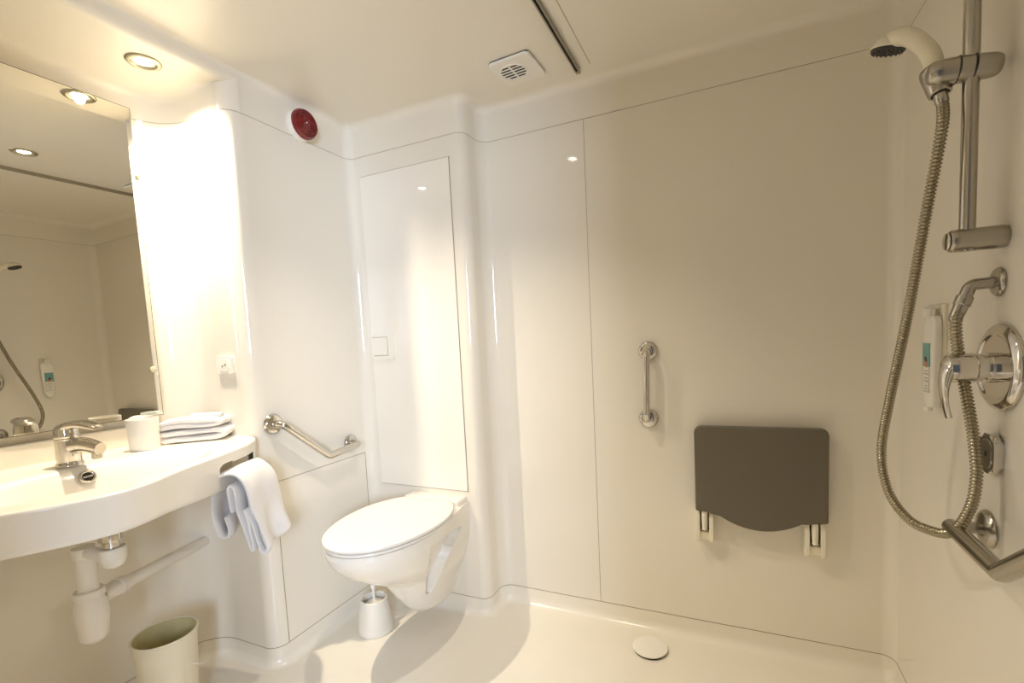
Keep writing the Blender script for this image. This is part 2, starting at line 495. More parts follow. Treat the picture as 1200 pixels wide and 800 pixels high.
# ------------------------------------------------------------------ toilet
TX = -1.095
t = thing('toilet', 'white wall hung toilet with its lid closed', 'toilet', (TX, CF, 0.07))
def interp(tab, z):
    n = len(tab)
    if z <= tab[0][0]: return list(tab[0][1:])
    if z >= tab[-1][0]: return list(tab[-1][1:])
    i = max(k for k in range(n - 1) if tab[k][0] <= z)
    def slope(k, c):
        lo, hi = max(k - 1, 0), min(k + 1, n - 1)
        return (tab[hi][c] - tab[lo][c]) / (tab[hi][0] - tab[lo][0])
    h = tab[i + 1][0] - tab[i][0]; u = (z - tab[i][0]) / h
    out = []
    for c in range(1, len(tab[0])):
        p, q = tab[i][c], tab[i + 1][c]; m0, m1 = slope(i, c) * h, slope(i + 1, c) * h
        out.append((2*u**3 - 3*u**2 + 1) * p + (u**3 - 2*u**2 + u) * m0 + (-2*u**3 + 3*u**2) * q + (u**3 - u**2) * m1)
    return out
# z: front tip y, half width at wall, half width at the widest
TAB = [(0.066, 1.470, 0.022, 0.026), (0.080, 1.400, 0.040, 0.046), (0.105, 1.350, 0.050, 0.058), (0.176, 1.288, 0.076, 0.082), (0.235, 1.248, 0.103, 0.104),
       (0.262, 1.225, 0.112, 0.114), (0.300, 1.160, 0.122, 0.132), (0.340, 1.098, 0.131, 0.152), (0.375, 1.058, 0.134, 0.164), (0.410, 1.026, 0.136, 0.174),
       (0.440, 1.012, 0.136, 0.180), (0.462, 1.012, 0.135, 0.181)]
def inpoly(y, z, poly):
    d = 1e9; ins = False; n = len(poly)
    for i in range(n):
        (ax, ay), (bx, by) = poly[i], poly[(i + 1) % n]
        if (ay > z) != (by > z) and y < (bx - ax) * (z - ay) / (by - ay) + ax: ins = not ins
        ex, ey = bx - ax, by - ay
        u = max(0, min(1, ((y - ax) * ex + (z - ay) * ey) / (ex * ex + ey * ey)))
        d = min(d, math.hypot(y - ax - u * ex, z - ay - u * ey))
    return -d if ins else d
REC = [(1.247, 0.421), (1.379, 0.412), (1.491, 0.390), (1.453, 0.359), (1.411, 0.341), (1.385, 0.306), (1.368, 0.227), (1.353, 0.186), (1.337, 0.187), (1.313, 0.252), (1.260, 0.345)]
rings = []
NS = 150
zs = [0.066 + (0.462 - 0.066) * k / 120 for k in range(121)]
for z in zs:
    yf, wr, wm = interp(TAB, z)
    half = []
    s0 = 0.52
    for k in range(NS + 1):
        u = k / NS; sx_ = 1 - (1 - u) ** 1.0
        sft = math.sin(u * PI / 2) if False else u
        # denser near the tip
        sft = 1 - (1 - u) ** 1.25
        y = CF + 0.001 + (yf - CF - 0.001) * sft
        if sft < s0: w = wr + (wm - wr) * smooth(0, s0, sft)
        else: w = wm * math.sqrt(max(0, 1 - ((sft - s0) / (1 - s0)) ** 2.15))
        d = inpoly(y, z, REC)
        w -= min(0.040, w * 0.6) * smooth(0.002, -0.005, d)
        half.append((y, w))
    ring = [(TX + w, y, z) for y, w in half] + [(TX - w, y, z) for y, w in half[-2::-1]]
    rings.append(ring)
body = loft(rings, True, True)
deck = rbox(TX - 0.130, TX + 0.130, 1.492, CF + 0.002, 0.44, 0.486, 0.010, 4)
obj('bowl', join(body, deck), M['ceramic'], t, angle=65)
def lid_outline(sc=0.0, n=72):
    out = []
    for k in range(n):
        a = 2 * PI * k / n
        cx, sy = math.cos(a), math.sin(a)
        if sy < 0: x = 0.188 * math.copysign(abs(cx) ** 0.95, cx); y = 1.280 + 0.272 * sy
        else:
            x = 0.188 * math.copysign(abs(cx) ** 0.85, cx); y = 1.280 + 0.235 * sy
            y = min(y, 1.482)
        out.append((x, y))
    return out
LO = lid_outline()
def lidplate(z0, z1, shrink, crown, bev):
    rings = []
    cyc = 1.28
    def rg(off, z):
        return [(TX + x * (1 - off / 0.19), cyc + (y - cyc) * (1 - off / 0.25), z) for x, y in LO]
    rings.append(rg(shrink + bev, z0))
    for k in range(5):
        a = PI / 2 * k / 4
        rings.append(rg(shrink + bev * (1 - math.sin(a)), z0 + bev * (1 - math.cos(a))))
    for k in range(5):
        a = PI / 2 * k / 4
        rings.append(rg(shrink + bev * (1 - math.cos(a)), z1 - bev + bev * math.sin(a)))
    for off in (0.03, 0.06, 0.10, 0.14, 0.165):
        rings.append(rg(shrink + off, z1 + crown * (1 - (1 - off / 0.19) ** 2)))
    return loft(rings)
obj('seat', lidplate(0.4635, 0.4735, 0.003, 0.0, 0.003), M['seatplastic'], t, angle=60)
obj('lid', lidplate(0.4765, 0.4885, 0.0, 0.004, 0.0045), M['seatplastic'], t, angle=60)
for sg in (-1, 1):
    obj('hinge', tube([(TX + sg * 0.075 - 0.018, 1.486, 0.478), (TX + sg * 0.075 + 0.018, 1.486, 0.478)], 0.0095, 16), M['seatplastic'], t)

# ------------------------------------------------------------------ toilet brush in its pot
bc = (-1.272, 1.336)
o = obj('brush_holder', lathe(round_profile([(0.001, 0.0), (0.064, 0.0), (0.066, 0.012), (0.062, 0.06), (0.049, 0.128), (0.045, 0.130), (0.043, 0.126), (0.054, 0.060), (0.056, 0.012), (0.001, 0.010)], 0.003), 40,
        Matrix.Translation((*bc, 0))), M['pipe'])  # darker pipe plastic puts the shade under the toilet into the pot's colour
o.location = (0, 0, 0)
tag(o, 'white tapered toilet brush pot standing on the floor under the toilet', 'brush holder')
r_ = thing('toilet_brush', 'white toilet brush standing in its pot under the toilet', 'toilet brush', (*bc, 0.02))
br = [(0.004, 0.024)]
for k in range(13):
    br += [(0.036, 0.028 + k * 0.0065), (0.028, 0.0315 + k * 0.0065)]
br += [(0.020, 0.116), (0.006, 0.118)]
obj('bristles', lathe(br, 40, Matrix.Translation((*bc, 0))), M['white'], r_, angle=20)
obj('handle', tube([(bc[0], bc[1], 0.112), (bc[0], bc[1], 0.165), (bc[0], bc[1], 0.166), (bc[0] - 0.002, bc[1], 0.26), (bc[0] - 0.022, bc[1] + 0.004, 0.40), (bc[0] - 0.024, bc[1] + 0.004, 0.41)],
    [0.0055, 0.0055, 0.0085, 0.0085, 0.0080, 0.002], 16), M['white'], r_)

# ------------------------------------------------------------------ waste bin
bx, by = -1.546, 0.765
w = thing('waste_bin', 'small cream plastic waste bin on the floor under the basin', 'bin', (bx, by, 0))
tm = Matrix.Translation((bx, by, 0))
obj('body', lathe(round_profile([(0.001, 0.0), (0.062, 0.0), (0.064, 0.006), (0.0795, 0.272), (0.0830, 0.273), (0.0838, 0.279), (0.0805, 0.281), (0.0775, 0.279)], 0.002), 48, tm, True, False), M['bin'], w)
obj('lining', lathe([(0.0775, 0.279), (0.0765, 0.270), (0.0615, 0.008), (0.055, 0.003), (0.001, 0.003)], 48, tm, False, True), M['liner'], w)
obj('loose_thread', tube(spline([(bx + 0.075, by + 0.022, 0.19), (bx + 0.082, by + 0.035, 0.178), (bx + 0.085, by + 0.055, 0.172), (bx + 0.084, by + 0.068, 0.178)], 6), 0.0009, 8), M['white'], w)

# ------------------------------------------------------------------ washbasin counter
# outline of the rim as seen from above, from the left-hand wall end to the right-hand corner
front = [(LW + 0.001, 0.045), (-1.62, 0.040), (-1.500, 0.080), (-1.390, 0.185), (-1.300, 0.300), (-1.232, 0.395), (-1.188, 0.480), (-1.177, 0.535), (-1.190, 0.590),
         (-1.226, 0.658), (-1.260, 0.735), (-1.294, 0.822), (-1.338, 0.918), (-1.375, 0.975), (-1.420, 1.018), (-1.455, 1.035)]
fr = [Vector((p.x, p.y)) for p in spline([(x, y, 0) for x, y in front], 24)]
back = [Vector((-1.50, 1.0362)), Vector((-1.645, 1.0362)), Vector((-1.70, 1.023)), Vector((-1.744, 0.985)), Vector((-1.768, 0.93)), Vector((LW + 0.0008, 0.85))]
backs = []
for a_, b_ in zip(back, back[1:]):
    for k in range(4): backs.append(a_.lerp(b_, k / 4))
for k in range(30): backs.append(Vector((LW + 0.0008, 0.85 - (0.85 - 0.06) * k / 29)))
outl = fr + backs
BC = Vector((-1.425, 0.590)); BA, BB = 0.150, 0.255
ZT = 0.817
def top_z(p):
    d = Vector(((p.x - BC.x) / BA, (p.y - BC.y) / BB)).length
    z = ZT
    if d < 1.25:
        z = ZT - 0.115 * (1 - smooth(0.52, 1.08, d))
    return z
nf = len(fr)
rings = []
NR = 36
ctr = BC
for k in range(NR + 1):
    u = k / NR; u = 0.04 + 0.96 * u
    ring = []
    for i, q in enumerate(outl):
        edge_in = 0.0072
        d = q - ctr; L = d.length
        q2 = ctr + d * ((L - edge_in) / L) if i < nf else q
        p = ctr.lerp(q2, u)
        ring.append((p.x, p.y, top_z(p)))
    rings.append(ring)
# rim roll and apron (front part only drops; back part stays at the wall)
nrm = []
for i in range(nf):
    a_ = fr[max(i - 1, 0)]; b_ = fr[min(i + 1, nf - 1)]
    tdir = (b_ - a_).normalized(); nrm.append(Vector((tdir.y, -tdir.x)))
NOTCH0, NOTCH1 = 0.812, 0.975
def apron_bottom(y):
    base = 0.729 - 0.014 * smooth(0.56, 0.80, y)
    return base
def apron_ring(off, fz):
    ring = []
    for i, q in enumerate(outl):
        if i < nf:
            p = q + nrm[i] * off; ring.append((p.x, p.y, fz(q.y)))
        else: ring.append((q.x, q.y, ZT - 0.0065 if fz(0.5) < ZT - 0.0065 else fz(0.5)))
    return ring
rr_ = 0.0065
for k in range(1, 7):
    a = PI / 2 * k / 6
    rings.append(apron_ring(-rr_ + rr_ * math.sin(a), lambda y, a=a: ZT - rr_ + rr_ * math.cos(a)))
for u in (0.04, 0.10, 0.16, 0.20, 0.24, 0.28, 0.32, 0.36, 0.40, 0.44, 0.48, 0.52, 0.56, 0.60, 0.64, 0.68, 0.72, 0.76, 0.80, 0.86, 0.95):
    rings.append(apron_ring(-0.006 * u, lambda y, u=u: (ZT - rr_) + (apron_bottom(y) - ZT + rr_) * u))
for off, dz in ((-0.008, 0.0), (-0.013, 0.0)):
    rings.append(apron_ring(off, lambda y, dz=dz: apron_bottom(y) + dz))
for k in range(13):
    rings.append(apron_ring(-0.020, lambda y, k=k: apron_bottom(y) + 0.004 + (0.790 - apron_bottom(y) - 0.004) * k / 12))
cnt = thing('washbasin', 'white washbasin counter with a curved front edge along the left wall', 'washbasin', (LW, 0.55, 0.73))
bv, bfaces = loft(rings, True, False)
def in_slot(p):
    """rounded opening in the apron that the towel passes through"""
    if p.x < -1.60 or p.y < 0.75 or p.y > NOTCH1 or p.z < 0.728: return False
    zc, hh = 0.768 - 0.02 * (p.y - 0.85), 0.0180
    return abs(p.z - zc) < hh if p.y > NOTCH0 + hh else math.hypot(p.y - NOTCH0 - hh, p.z - zc) < hh
AP0 = (NR + 1 + 6) * len(outl)
bfaces = [q for q in bfaces if len(q) > 4 or min(q) < AP0 or not in_slot(sum((Vector(bv[i]) for i in q), Vector()) / 4)]
obj('basin', (bv, bfaces), M['basin'], cnt, angle=50)
# underside with the bowl bulging below
ug = []
for k in range(25):
    u = 1 - k / 24
    ring = []
    for i, q in enumerate(outl):
        off = -0.020 if i < nf else 0
        q2 = q + (nrm[i] * off if i < nf else Vector((0, 0)))
        p = ctr.lerp(q2, max(u, 0.03))
        d = Vector(((p.x - BC.x) / BA, (p.y - BC.y) / BB)).length
        ring.append((p.x, p.y, 0.790 - 0.100 * (1 - smooth(0.3, 1.15, d))))
    ug.append(ring)
obj('underside', loft(ug, False, True), M['basin'], cnt, angle=50)
obj('upstand', rbox(LW + 0.0008, LW + 0.024, 0.05, 0.900, ZT - 0.012, 0.878, 0.007, 4), M['basin'], cnt, wn=True)
# overflow ring and drain
ovm = frame((-1.548, 0.632, 0.790), Vector((0.90, -0.12, 0.45)), (0, 1, 0))
ov = obj('overflow', lathe(round_profile([(0.0105, 0.001), (0.0120, 0.0045), (0.0150, 0.0055), (0.0180, 0.003), (0.0185, -0.004)], 0.0015), 32, ovm, False, False), M['chrome'], cnt)
obj('opening', lathe([(0.001, 0.0016), (0.0125, 0.0018), (0.0125, -0.001)], 24, ovm, True, False), M['black'], ov)
obj('bar', xf(rbox(-0.0105, 0.0105, -0.0026, 0.0026, 0.001, 0.0046, 0.001), ovm), M['chrome'], ov)
drm = Matrix.Translation((BC.x, BC.y, 0.703))
obj('drain', lathe(round_profile([(0.001, 0.002), (0.014, 0.003), (0.022, 0.002), (0.031, 0.0005), (0.031, -0.004)], 0.002), 32, drm, True, False), M['chrome'], cnt)
ch = []
for off, z in ((-0.001, 0.7905), (-0.060, 0.7905), (-0.062, 0.735)):
    ch.append([(fr[i].x + nrm[i].x * off, fr[i].y + nrm[i].y * off, z) for i in range(nf) if NOTCH0 - 0.03 < fr[i].y < NOTCH1])
obj('slot_channel', loft(ch, False, False, closed=False), M['basin'], cnt)
# ------------------------------------------------------------------ basin tap
fx, fy, fz = -1.625, 0.630, ZT
f = thing('basin_tap', 'chrome single lever tap on the washbasin', 'tap', (fx, fy, fz))
obj('body', lathe(round_profile([(0.001, -0.002), (0.030, -0.002), (0.030, 0.004), (0.0265, 0.010), (0.0260, 0.070), (0.0265, 0.074), (0.001, 0.076)], 0.003), 36, Matrix.Translation((fx, fy, fz))), M['chrome'], f)
sp = spline([(fx + 0.005, fy + 0.002, fz + 0.048), (fx + 0.045, fy + 0.008, fz + 0.056), (fx + 0.080, fy + 0.014, fz + 0.054), (fx + 0.116, fy + 0.019, fz + 0.046)], 6)
so = obj('spout', tube(sp, [0.0225 - 0.0060 * i / (len(sp) - 1) for i in range(len(sp))], 24, flat=0.85), M['chrome'], f)
obj('aerator', lathe(round_profile([(0.001, 0.020), (0.0115, 0.020), (0.0115, -0.004), (0.009, -0.006), (0.001, -0.003)], 0.002), 24, Matrix.Translation((fx + 0.102, fy + 0.0165, fz + 0.026))), M['steel'], so)
lv = []
pl = spline([(fx - 0.014, fy - 0.002, fz + 0.094), (fx + 0.020, fy + 0.004, fz + 0.108), (fx + 0.060, fy + 0.010, fz + 0.112), (fx + 0.098, fy + 0.016, fz + 0.106), (fx + 0.118, fy + 0.019, fz + 0.100)], 6)
wd = [0.019, 0.023, 0.021, 0.017, 0.011]
for i, p in enumerate(pl):
    u = i / (len(pl) - 1) * 4; k = min(int(u), 3); w_ = wd[k] + (wd[k + 1] - wd[k]) * (u - k); th = 0.013 - 0.0085 * i / (len(pl) - 1)
    sd = Vector((-0.16, 0.987, 0))
    lv.append([p + sd * w_ * math.copysign(abs(math.cos(2 * PI * j / 20)) ** 0.6, math.cos(2 * PI * j / 20)) + Vector((0, 0, 1)) * th * math.copysign(abs(math.sin(2 * PI * j / 20)) ** 0.7, math.sin(2 * PI * j / 20)) for j in range(20)])
obj('lever', join(loft(lv), lathe(round_profile([(0.001, 0.074), (0.0260, 0.074), (0.0270, 0.080), (0.0250, 0.102), (0.016, 0.112), (0.001, 0.113)], 0.004), 32, Matrix.Translation((fx, fy, fz)))), M['chrome'], f, angle=50)

# ------------------------------------------------------------------ things on the counter
o = thing('tumbler', 'plain white tumbler on the washbasin between the tap and the folded towel', 'cup', (-1.634, 0.812, ZT))
tm = Matrix.Translation((-1.634, 0.812, ZT))
obj('cup', lathe(round_profile([(0.001, 0.0), (0.036, 0.0), (0.0375, 0.004), (0.0405, 0.094), (0.0390, 0.095), (0.0385, 0.093), (0.0350, 0.006), (0.001, 0.005)], 0.0015), 40, tm), M['white'], o)

def cloth(path, th, origin, udir, adir, width, nseg=22, amp=0.004, seed=0, skew=None, endr=True, freq=14):
    """thick folded strip: path of (u, z) points, drawn out along adir"""
    P = spline([(u, z, 0) for u, z in path], 7)
    n = len(P); O = Vector(origin); U = Vector(udir).normalized(); A = Vector(adir).normalized(); Z = Vector((0, 0, 1))
    N = []
    for i in range(n):
        d = (P[min(i + 1, n - 1)] - P[max(i - 1, 0)]).normalized(); N.append(Vector((-d.y, d.x, 0)))
    rings = []
    for k in range(nseg + 1):
        s_ = k / nseg
        e = 1.0
        if endr:
            q = min(s_, 1 - s_) * nseg
            e = (0.45, 0.85)[int(q)] if q < 2 else 1.0
        ring = []
        for side in (1, -1):
            rng = range(n) if side == 1 else range(n - 1, -1, -1)
            for i in rng:
                cap = 1.0 if 0 < i < n - 1 else 0.5
                p = P[i] + N[i] * (side * th / 2 * e * cap)
                w = O + U * p.x + Z * p.y + A * ((s_ - 0.5) * width)
                if skew: w += skew(p.x, p.y, s_)
                nv = noise.noise_vector(Vector((p.x * freq, p.y * freq, s_ * width * freq + seed * 7.1)))
                w += nv * amp
                ring.append(w)
        rings.append(ring)
    return loft(rings)

ax = Vector((0.70, 0.60, 0)).normalized(); ux = Vector((0.60, -0.70, 0)).normalized()
# folded towel: the folds run across its short side, loops seen at the end
tp = [(-0.070, 0.010), (0.0, 0.0095), (0.080, 0.0105), (0.107, 0.021), (0.082, 0.0315), (0.0, 0.031), (-0.065, 0.030), (-0.098, 0.041), (-0.065, 0.0515), (0.0, 0.053), (0.075, 0.052), (0.096, 0.056), (0.070, 0.066), (0.0, 0.0685), (-0.060, 0.063), (-0.095, 0.050)]
o = obj('folded_towel', cloth(tp, 0.0175, (-1.618, 0.944, ZT + 0.001), ax, (-0.65, 0.76, 0), 0.108, 18, 0.006, 2), M['towel'])
tag(o, 'white towel folded into a pad on the right end of the washbasin', 'towel')
o = obj('soap_packet', xf(prism(rrect(0.085, 0.052, 0.006), 0.010, None, 0.004, 3), Matrix.Translation((-1.580, 0.972, ZT + 0.0745)) @ Matrix.Rotation(math.radians(40), 4, 'Z') @ Matrix.Rotation(math.radians(3), 4, 'Y')), M['packet'], wn=True)
tag(o, 'small pale blue packet lying on top of the folded towel', 'packet')

# hand towel hung through the slot
ed = Vector((-0.43, 0.90, 0)).normalized(); en = Vector((0.90, 0.43, 0)).normalized()
hp = [(-0.024, 0.640), (-0.028, 0.590), (-0.040, 0.578), (-0.054, 0.588), (-0.058, 0.640), (-0.048, 0.712), (-0.032, 0.748), (0.000, 0.764), (0.027, 0.755), (0.045, 0.722), (0.058, 0.640), (0.068, 0.560), (0.070, 0.540), (0.062, 0.529), (0.052, 0.540), (0.046, 0.590), (0.038, 0.660),
      (0.032, 0.600), (0.034, 0.548), (0.026, 0.540), (0.020, 0.580), (0.015, 0.660), (0.014, 0.716), (0.005, 0.728), (-0.003, 0.706), (-0.001, 0.650)]
def hskew(u, z, s_):
    low = smooth(0.75, 0.52, z)
    return Vector(ed) * ((s_ - 0.5) * -0.03 * low + 0.012 * low) + Vector(en) * (0.010 * math.sin(s_ * 7 + 1) * low) + Vector((0, 0, 1)) * (0.012 * (s_ - 0.5) * low)
o = obj('hand_towel', cloth(hp, 0.0110, (-1.312, 0.892, 0), en, ed, 0.165, 26, 0.0065, 5, hskew, True, 16), M['towel'])
tag(o, 'white hand towel hanging through the slot at the end of the washbasin', 'towel')

# ------------------------------------------------------------------ basin trap
t = thing('basin_trap', 'white plastic drain trap and pipes under the washbasin', 'drain pipe', (-1.42, 0.60, 0.55))
cx, cy = -1.400, 0.602
obj('tailpiece', lathe(round_profile([(0.001, 0.695), (0.0250, 0.695), (0.0250, 0.652), (0.019, 0.651), (0.019, 0.628), (0.001, 0.628)], 0.002), 28, Matrix.Translation((cx, cy, 0))), M['chrome'], t)
obj('union_nut', lathe(round_profile([(0.001, 0.634), (0.0265, 0.634), (0.0275, 0.628), (0.0265, 0.604), (0.020, 0.588), (0.008, 0.582), (0.001, 0.581)], 0.003), 28, Matrix.Translation((cx, cy, 0))), M['pipe'], t)
bxx, byy = -1.508, 0.590
obj('elbow', tube(corner_path([(cx, cy, 0.606), (bxx, byy, 0.612), (bxx, byy, 0.520)], 0.022, 8), 0.0155, 20), M['pipe'], t)
obj('inlet_pipe', lathe(round_profile([(0.001, 0.600), (0.0215, 0.600), (0.0215, 0.500), (0.001, 0.500)], 0.002), 28, Matrix.Translation((bxx, byy, 0))), M['pipe'], t)
obj('collar', lathe(round_profile([(0.020, 0.624), (0.0245, 0.624), (0.0245, 0.598), (0.0215, 0.596)], 0.002), 28, Matrix.Translation((bxx, byy, 0)), True, False), M['pipe'], t)
obj('bottle', lathe(round_profile([(0.001, 0.512), (0.0300, 0.512), (0.0315, 0.508), (0.0315, 0.494), (0.0290, 0.491), (0.0345, 0.470), (0.0355, 0.440), (0.0290, 0.385), (0.018, 0.374), (0.001, 0.373)], 0.004), 32, Matrix.Translation((bxx, byy, 0))), M['pipe'], t)
oo = (-1.733, 1.020, 0.430)
p0 = Vector((-1.530, 0.625, 0.474))
obj('outlet_pipe', tube([p0, oo], 0.0175, 24), M['pipe'], t)
d_ = (Vector(oo) - p0).normalized()
obj('outlet_nut', tube([p0 - d_ * 0.01, p0 + d_ * 0.045, p0 + d_ * 0.046, p0 + d_ * 0.068], [0.0215, 0.0215, 0.0240, 0.0240], 24), M['pipe'], t)

# ------------------------------------------------------------------ mirror
MX = -1.7397
mr = thing('mirror', 'large frameless wall mirror above the washbasin', 'mirror', (MX, 0.45, 0.9))
ang = -0.0163
mm = Matrix.Translation((MX, 0.9, 1.3)) @ Matrix.Rotation(ang, 4, 'Z') @ Matrix.Rotation(-0.0029, 4, 'Y')
obj('edge', xf(rbox(-0.006, -0.0010, -1.25, 0.0285, -0.398, 0.5890, 0.0006, 2), mm), M['mirroredge'], mr, wn=True)
obj('glass', xf(rbox(-0.004, 0.0, -1.25, 0.0262, -0.396, 0.5868, 0), mm), M['mirror'], mr, smooth=False)
for z in (0.373, -0.246):
    obj('clip', xf(join(rbox(-0.008, 0.004, 0.0225, 0.0330, z - 0.007, z + 0.007, 0.0015)) if z > 0 else lathe(round_profile([(0.001, 0.0), (0.011, 0.0), (0.010, 0.005), (0.001, 0.006)], 0.002), 24, frame((0.0005, 0.012, z), (1, 0, 0), (0, 1, 0))), mm), M['clip'] if z < 0 else M['mirroredge'], mr)
obj('backing', xf(rbox(-0.034, -0.0065, -1.22, -0.01, -0.375, 0.56, 0), mm), M['white'], mr, smooth=False)

# ------------------------------------------------------------------ shaver socket
so_ = thing('shaver_socket', 'white wall socket right of the mirror', 'socket', (-1.556, JY, 1.056))
fm = frame((-1.556, JY + 0.0005, 1.056), (0, -1, 0), (1, 0, 0))
obj('plate', prism(rrect(0.082, 0.058, 0.006), 0.009, fm, 0.003), M['white'], so_, wn=True)
obj('insert', prism(rrect(0.050, 0.040, 0.012), 0.0105, fm, 0.001), M['white'], so_, wn=True)
for dx in (-0.008, 0.008):
    obj('pin_hole', lathe([(0.001, 0.0112), (0.0027, 0.0112), (0.0027, 0.009)], 16, fm @ Matrix.Translation((dx, dx * 0.25 - 0.001, 0)), True, False), M['black'], so_)

# ------------------------------------------------------------------ ceiling lights
def downlight(x, y, z, label):
    d = thing('ceiling_light', label, 'ceiling light', (x, y, z), 'recessed spotlights')
    tm = Matrix.Translation((x, y, z))
    obj('ring', lathe(round_profile([(0.044, 0.002), (0.044, -0.002), (0.040, -0.0052), (0.033, -0.0060), (0.0265, 0.0030), (0.0255, 0.0040)], 0.0015), 48, tm, False, False), M['lampring'], d, angle=50)
    obj('lens', lathe([(0.0262, 0.0022), (0.020, -0.0005), (0.001, -0.001)], 36, tm, False, True), M['lens'], d)
downlight(-1.556, 0.878, ZA, 'round recessed spotlight in the low ceiling above the mirror')
downlight(-0.730, 1.010, ZC, 'round recessed spotlight in the main ceiling, seen as the lower lamp in the mirror')

# ------------------------------------------------------------------ extractor vent
vc = Vector((-0.640, 1.510, ZC))
v = thing('ceiling_vent', 'square cream extractor vent in the ceiling', 'vent', vc)
fm = Matrix.Translation(vc) @ Matrix.Rotation(math.radians(180), 4, 'X') @ Matrix.Rotation(math.radians(3), 4, 'Z')
obj('cover', prism(rrect(0.146, 0.146, 0.010), 0.009, fm @ Matrix.Translation((0, 0, 0.004)), 0.004), M['white'], v, wn=True)
obj('shadow_gap', prism(rrect(0.140, 0.140, 0.008), 0.006, fm @ Matrix.Translation((0, 0, -0.001)), 0), M['black'], v, smooth=False)  # solid black plate paints the shadow between cover and ceiling
gx = -0.012; gyv = 0.004
obj('grille_recess', prism([(gx + 0.043 * math.cos(2 * PI * k / 40), gyv + 0.043 * math.sin(2 * PI * k / 40)) for k in range(40)], 0.0136, fm, 0.0002, 1), M['black'], v, smooth=False)
for k in range(6):
    yv = gyv - 0.0375 + k * 0.015
    hw = math.sqrt(max(0.0, 0.044 ** 2 - (yv - gyv) ** 2))
    obj('slat', xf(rbox(gx - hw, gx + hw, yv - 0.0030, yv + 0.0030, 0.012, 0.0152, 0.0006), fm), M['white'], v, wn=True)
obj('centre_bar', xf(rbox(gx - 0.003, gx + 0.003, gyv - 0.042, gyv + 0.042, 0.012, 0.0155, 0.0006), fm), M['white'], v, wn=True)
obj('rim', xf(lathe(round_profile([(0.042, 0.012), (0.0425, 0.0160), (0.0455, 0.0158), (0.047, 0.012)], 0.001), 40, Matrix.Translation((gx, gyv, 0)), False, False), fm), M['white'], v)

# ------------------------------------------------------------------ shower curtain track
c = thing('curtain_track', 'slim metal shower curtain track on the ceiling', 'curtain rail', (-0.464, 1.0, ZC))
y1 = 1.622
obj('channel', join(rbox(-0.4720, -0.4670, FY + 0.03, y1, ZC - 0.013, ZC + 0.001, 0.001), rbox(-0.4610, -0.4560, FY + 0.03, y1, ZC - 0.013, ZC + 0.001, 0.001)), M['track'], c, wn=True)
obj('groove', rbox(-0.4672, -0.4608, FY + 0.032, y1 - 0.004, ZC - 0.006, ZC + 0.001, 0), M['black'], c, smooth=False)
obj('end_stop', rbox(-0.4715, -0.4565, y1 - 0.010, y1 + 0.006, ZC - 0.014, ZC - 0.001, 0.002), M['track'], c, wn=True)

# ------------------------------------------------------------------ floor drain
fd = thing('floor_drain', 'round cream drain cover on the shower floor', 'drain', (-0.270, 1.574, 0))
tm = Matrix.Translation((-0.270, 1.574, 0))
obj('cover', lathe(round_profile([(0.001, 0.0065), (0.058, 0.0065), (0.0595, 0.0085), (0.058, 0.0115), (0.030, 0.0135), (0.001, 0.0138)], 0.002), 56, tm), M['cream'] if False else M['white'], fd)
obj('cover_shade', lathe([(0.001, 0.0004), (0.0555, 0.0004), (0.0555, 0.0066), (0.001, 0.0066)], 48, tm), M['black'], fd, smooth=False)  # black disc stands in for the shade below the raised cover

# ------------------------------------------------------------------ shower riser rail
PX, PY = 0.392, 1.120
r_ = thing('shower_rail', 'vertical chrome shower riser rail on the right wall', 'shower rail', (RW, PY, 1.235))
obj('pole', tube([(PX, PY, 1.215), (PX, PY, 1.90)], 0.0118, 28), M['steel'], r_)
def bracket(z):
    g = lathe(round_profile([(0.001, -0.002), (0.0185, -0.002), (0.0205, 0.006), (0.0205, 0.070), (0.0190, 0.079), (0.001, 0.081)], 0.004), 32, frame((RW, PY, z), (-1, 0, 0)))
    o = obj('bracket', g, M['steel'], r_)
    obj('cap', lathe(round_profile([(0.001, 0.0805), (0.0165, 0.0805), (0.0150, 0.0835), (0.001, 0.0845)], 0.0015), 32, frame((RW, PY, z), (-1, 0, 0))), M['chrome'], o)
bracket(1.235); bracket(1.885)
# slider with the handset cradle
sl = obj('slider', xf(lathe(round_profile([(0.001, -0.041), (0.0150, -0.041), (0.0200, -0.032), (0.0215, -0.012), (0.0225, 0.022), (0.0215, 0.048), (0.0170, 0.060), (0.001, 0.064)], 0.006), 32, None, sx=0.9, sy=1.0), frame((PX, PY, 1.532), (-1, 0, 0.08))), M['steel'], r_)
for q in (-0.002, 0.020):
    obj('seam_ring', lathe([(0.0205, q - 0.0008), (0.0232, q - 0.0006), (0.0232, q + 0.0006), (0.0205, q + 0.0008)], 32, frame((PX, PY, 1.532), (-1, 0, 0.08)), False, False), M['darkrub'], sl)
# cradle: wedge holding the cone of the handset
cradle_c = Vector((0.350, 1.140, 1.536))
hd = Vector((-0.12, 0.20, 0.96)).normalized()      # axis of the handset grip
obj('cradle', lathe(round_profile([(0.0135, -0.034), (0.0175, -0.034), (0.0230, 0.010), (0.0220, 0.018), (0.0170, 0.018)], 0.002), 28, frame(cradle_c, hd), False, False), M['steel'], sl)

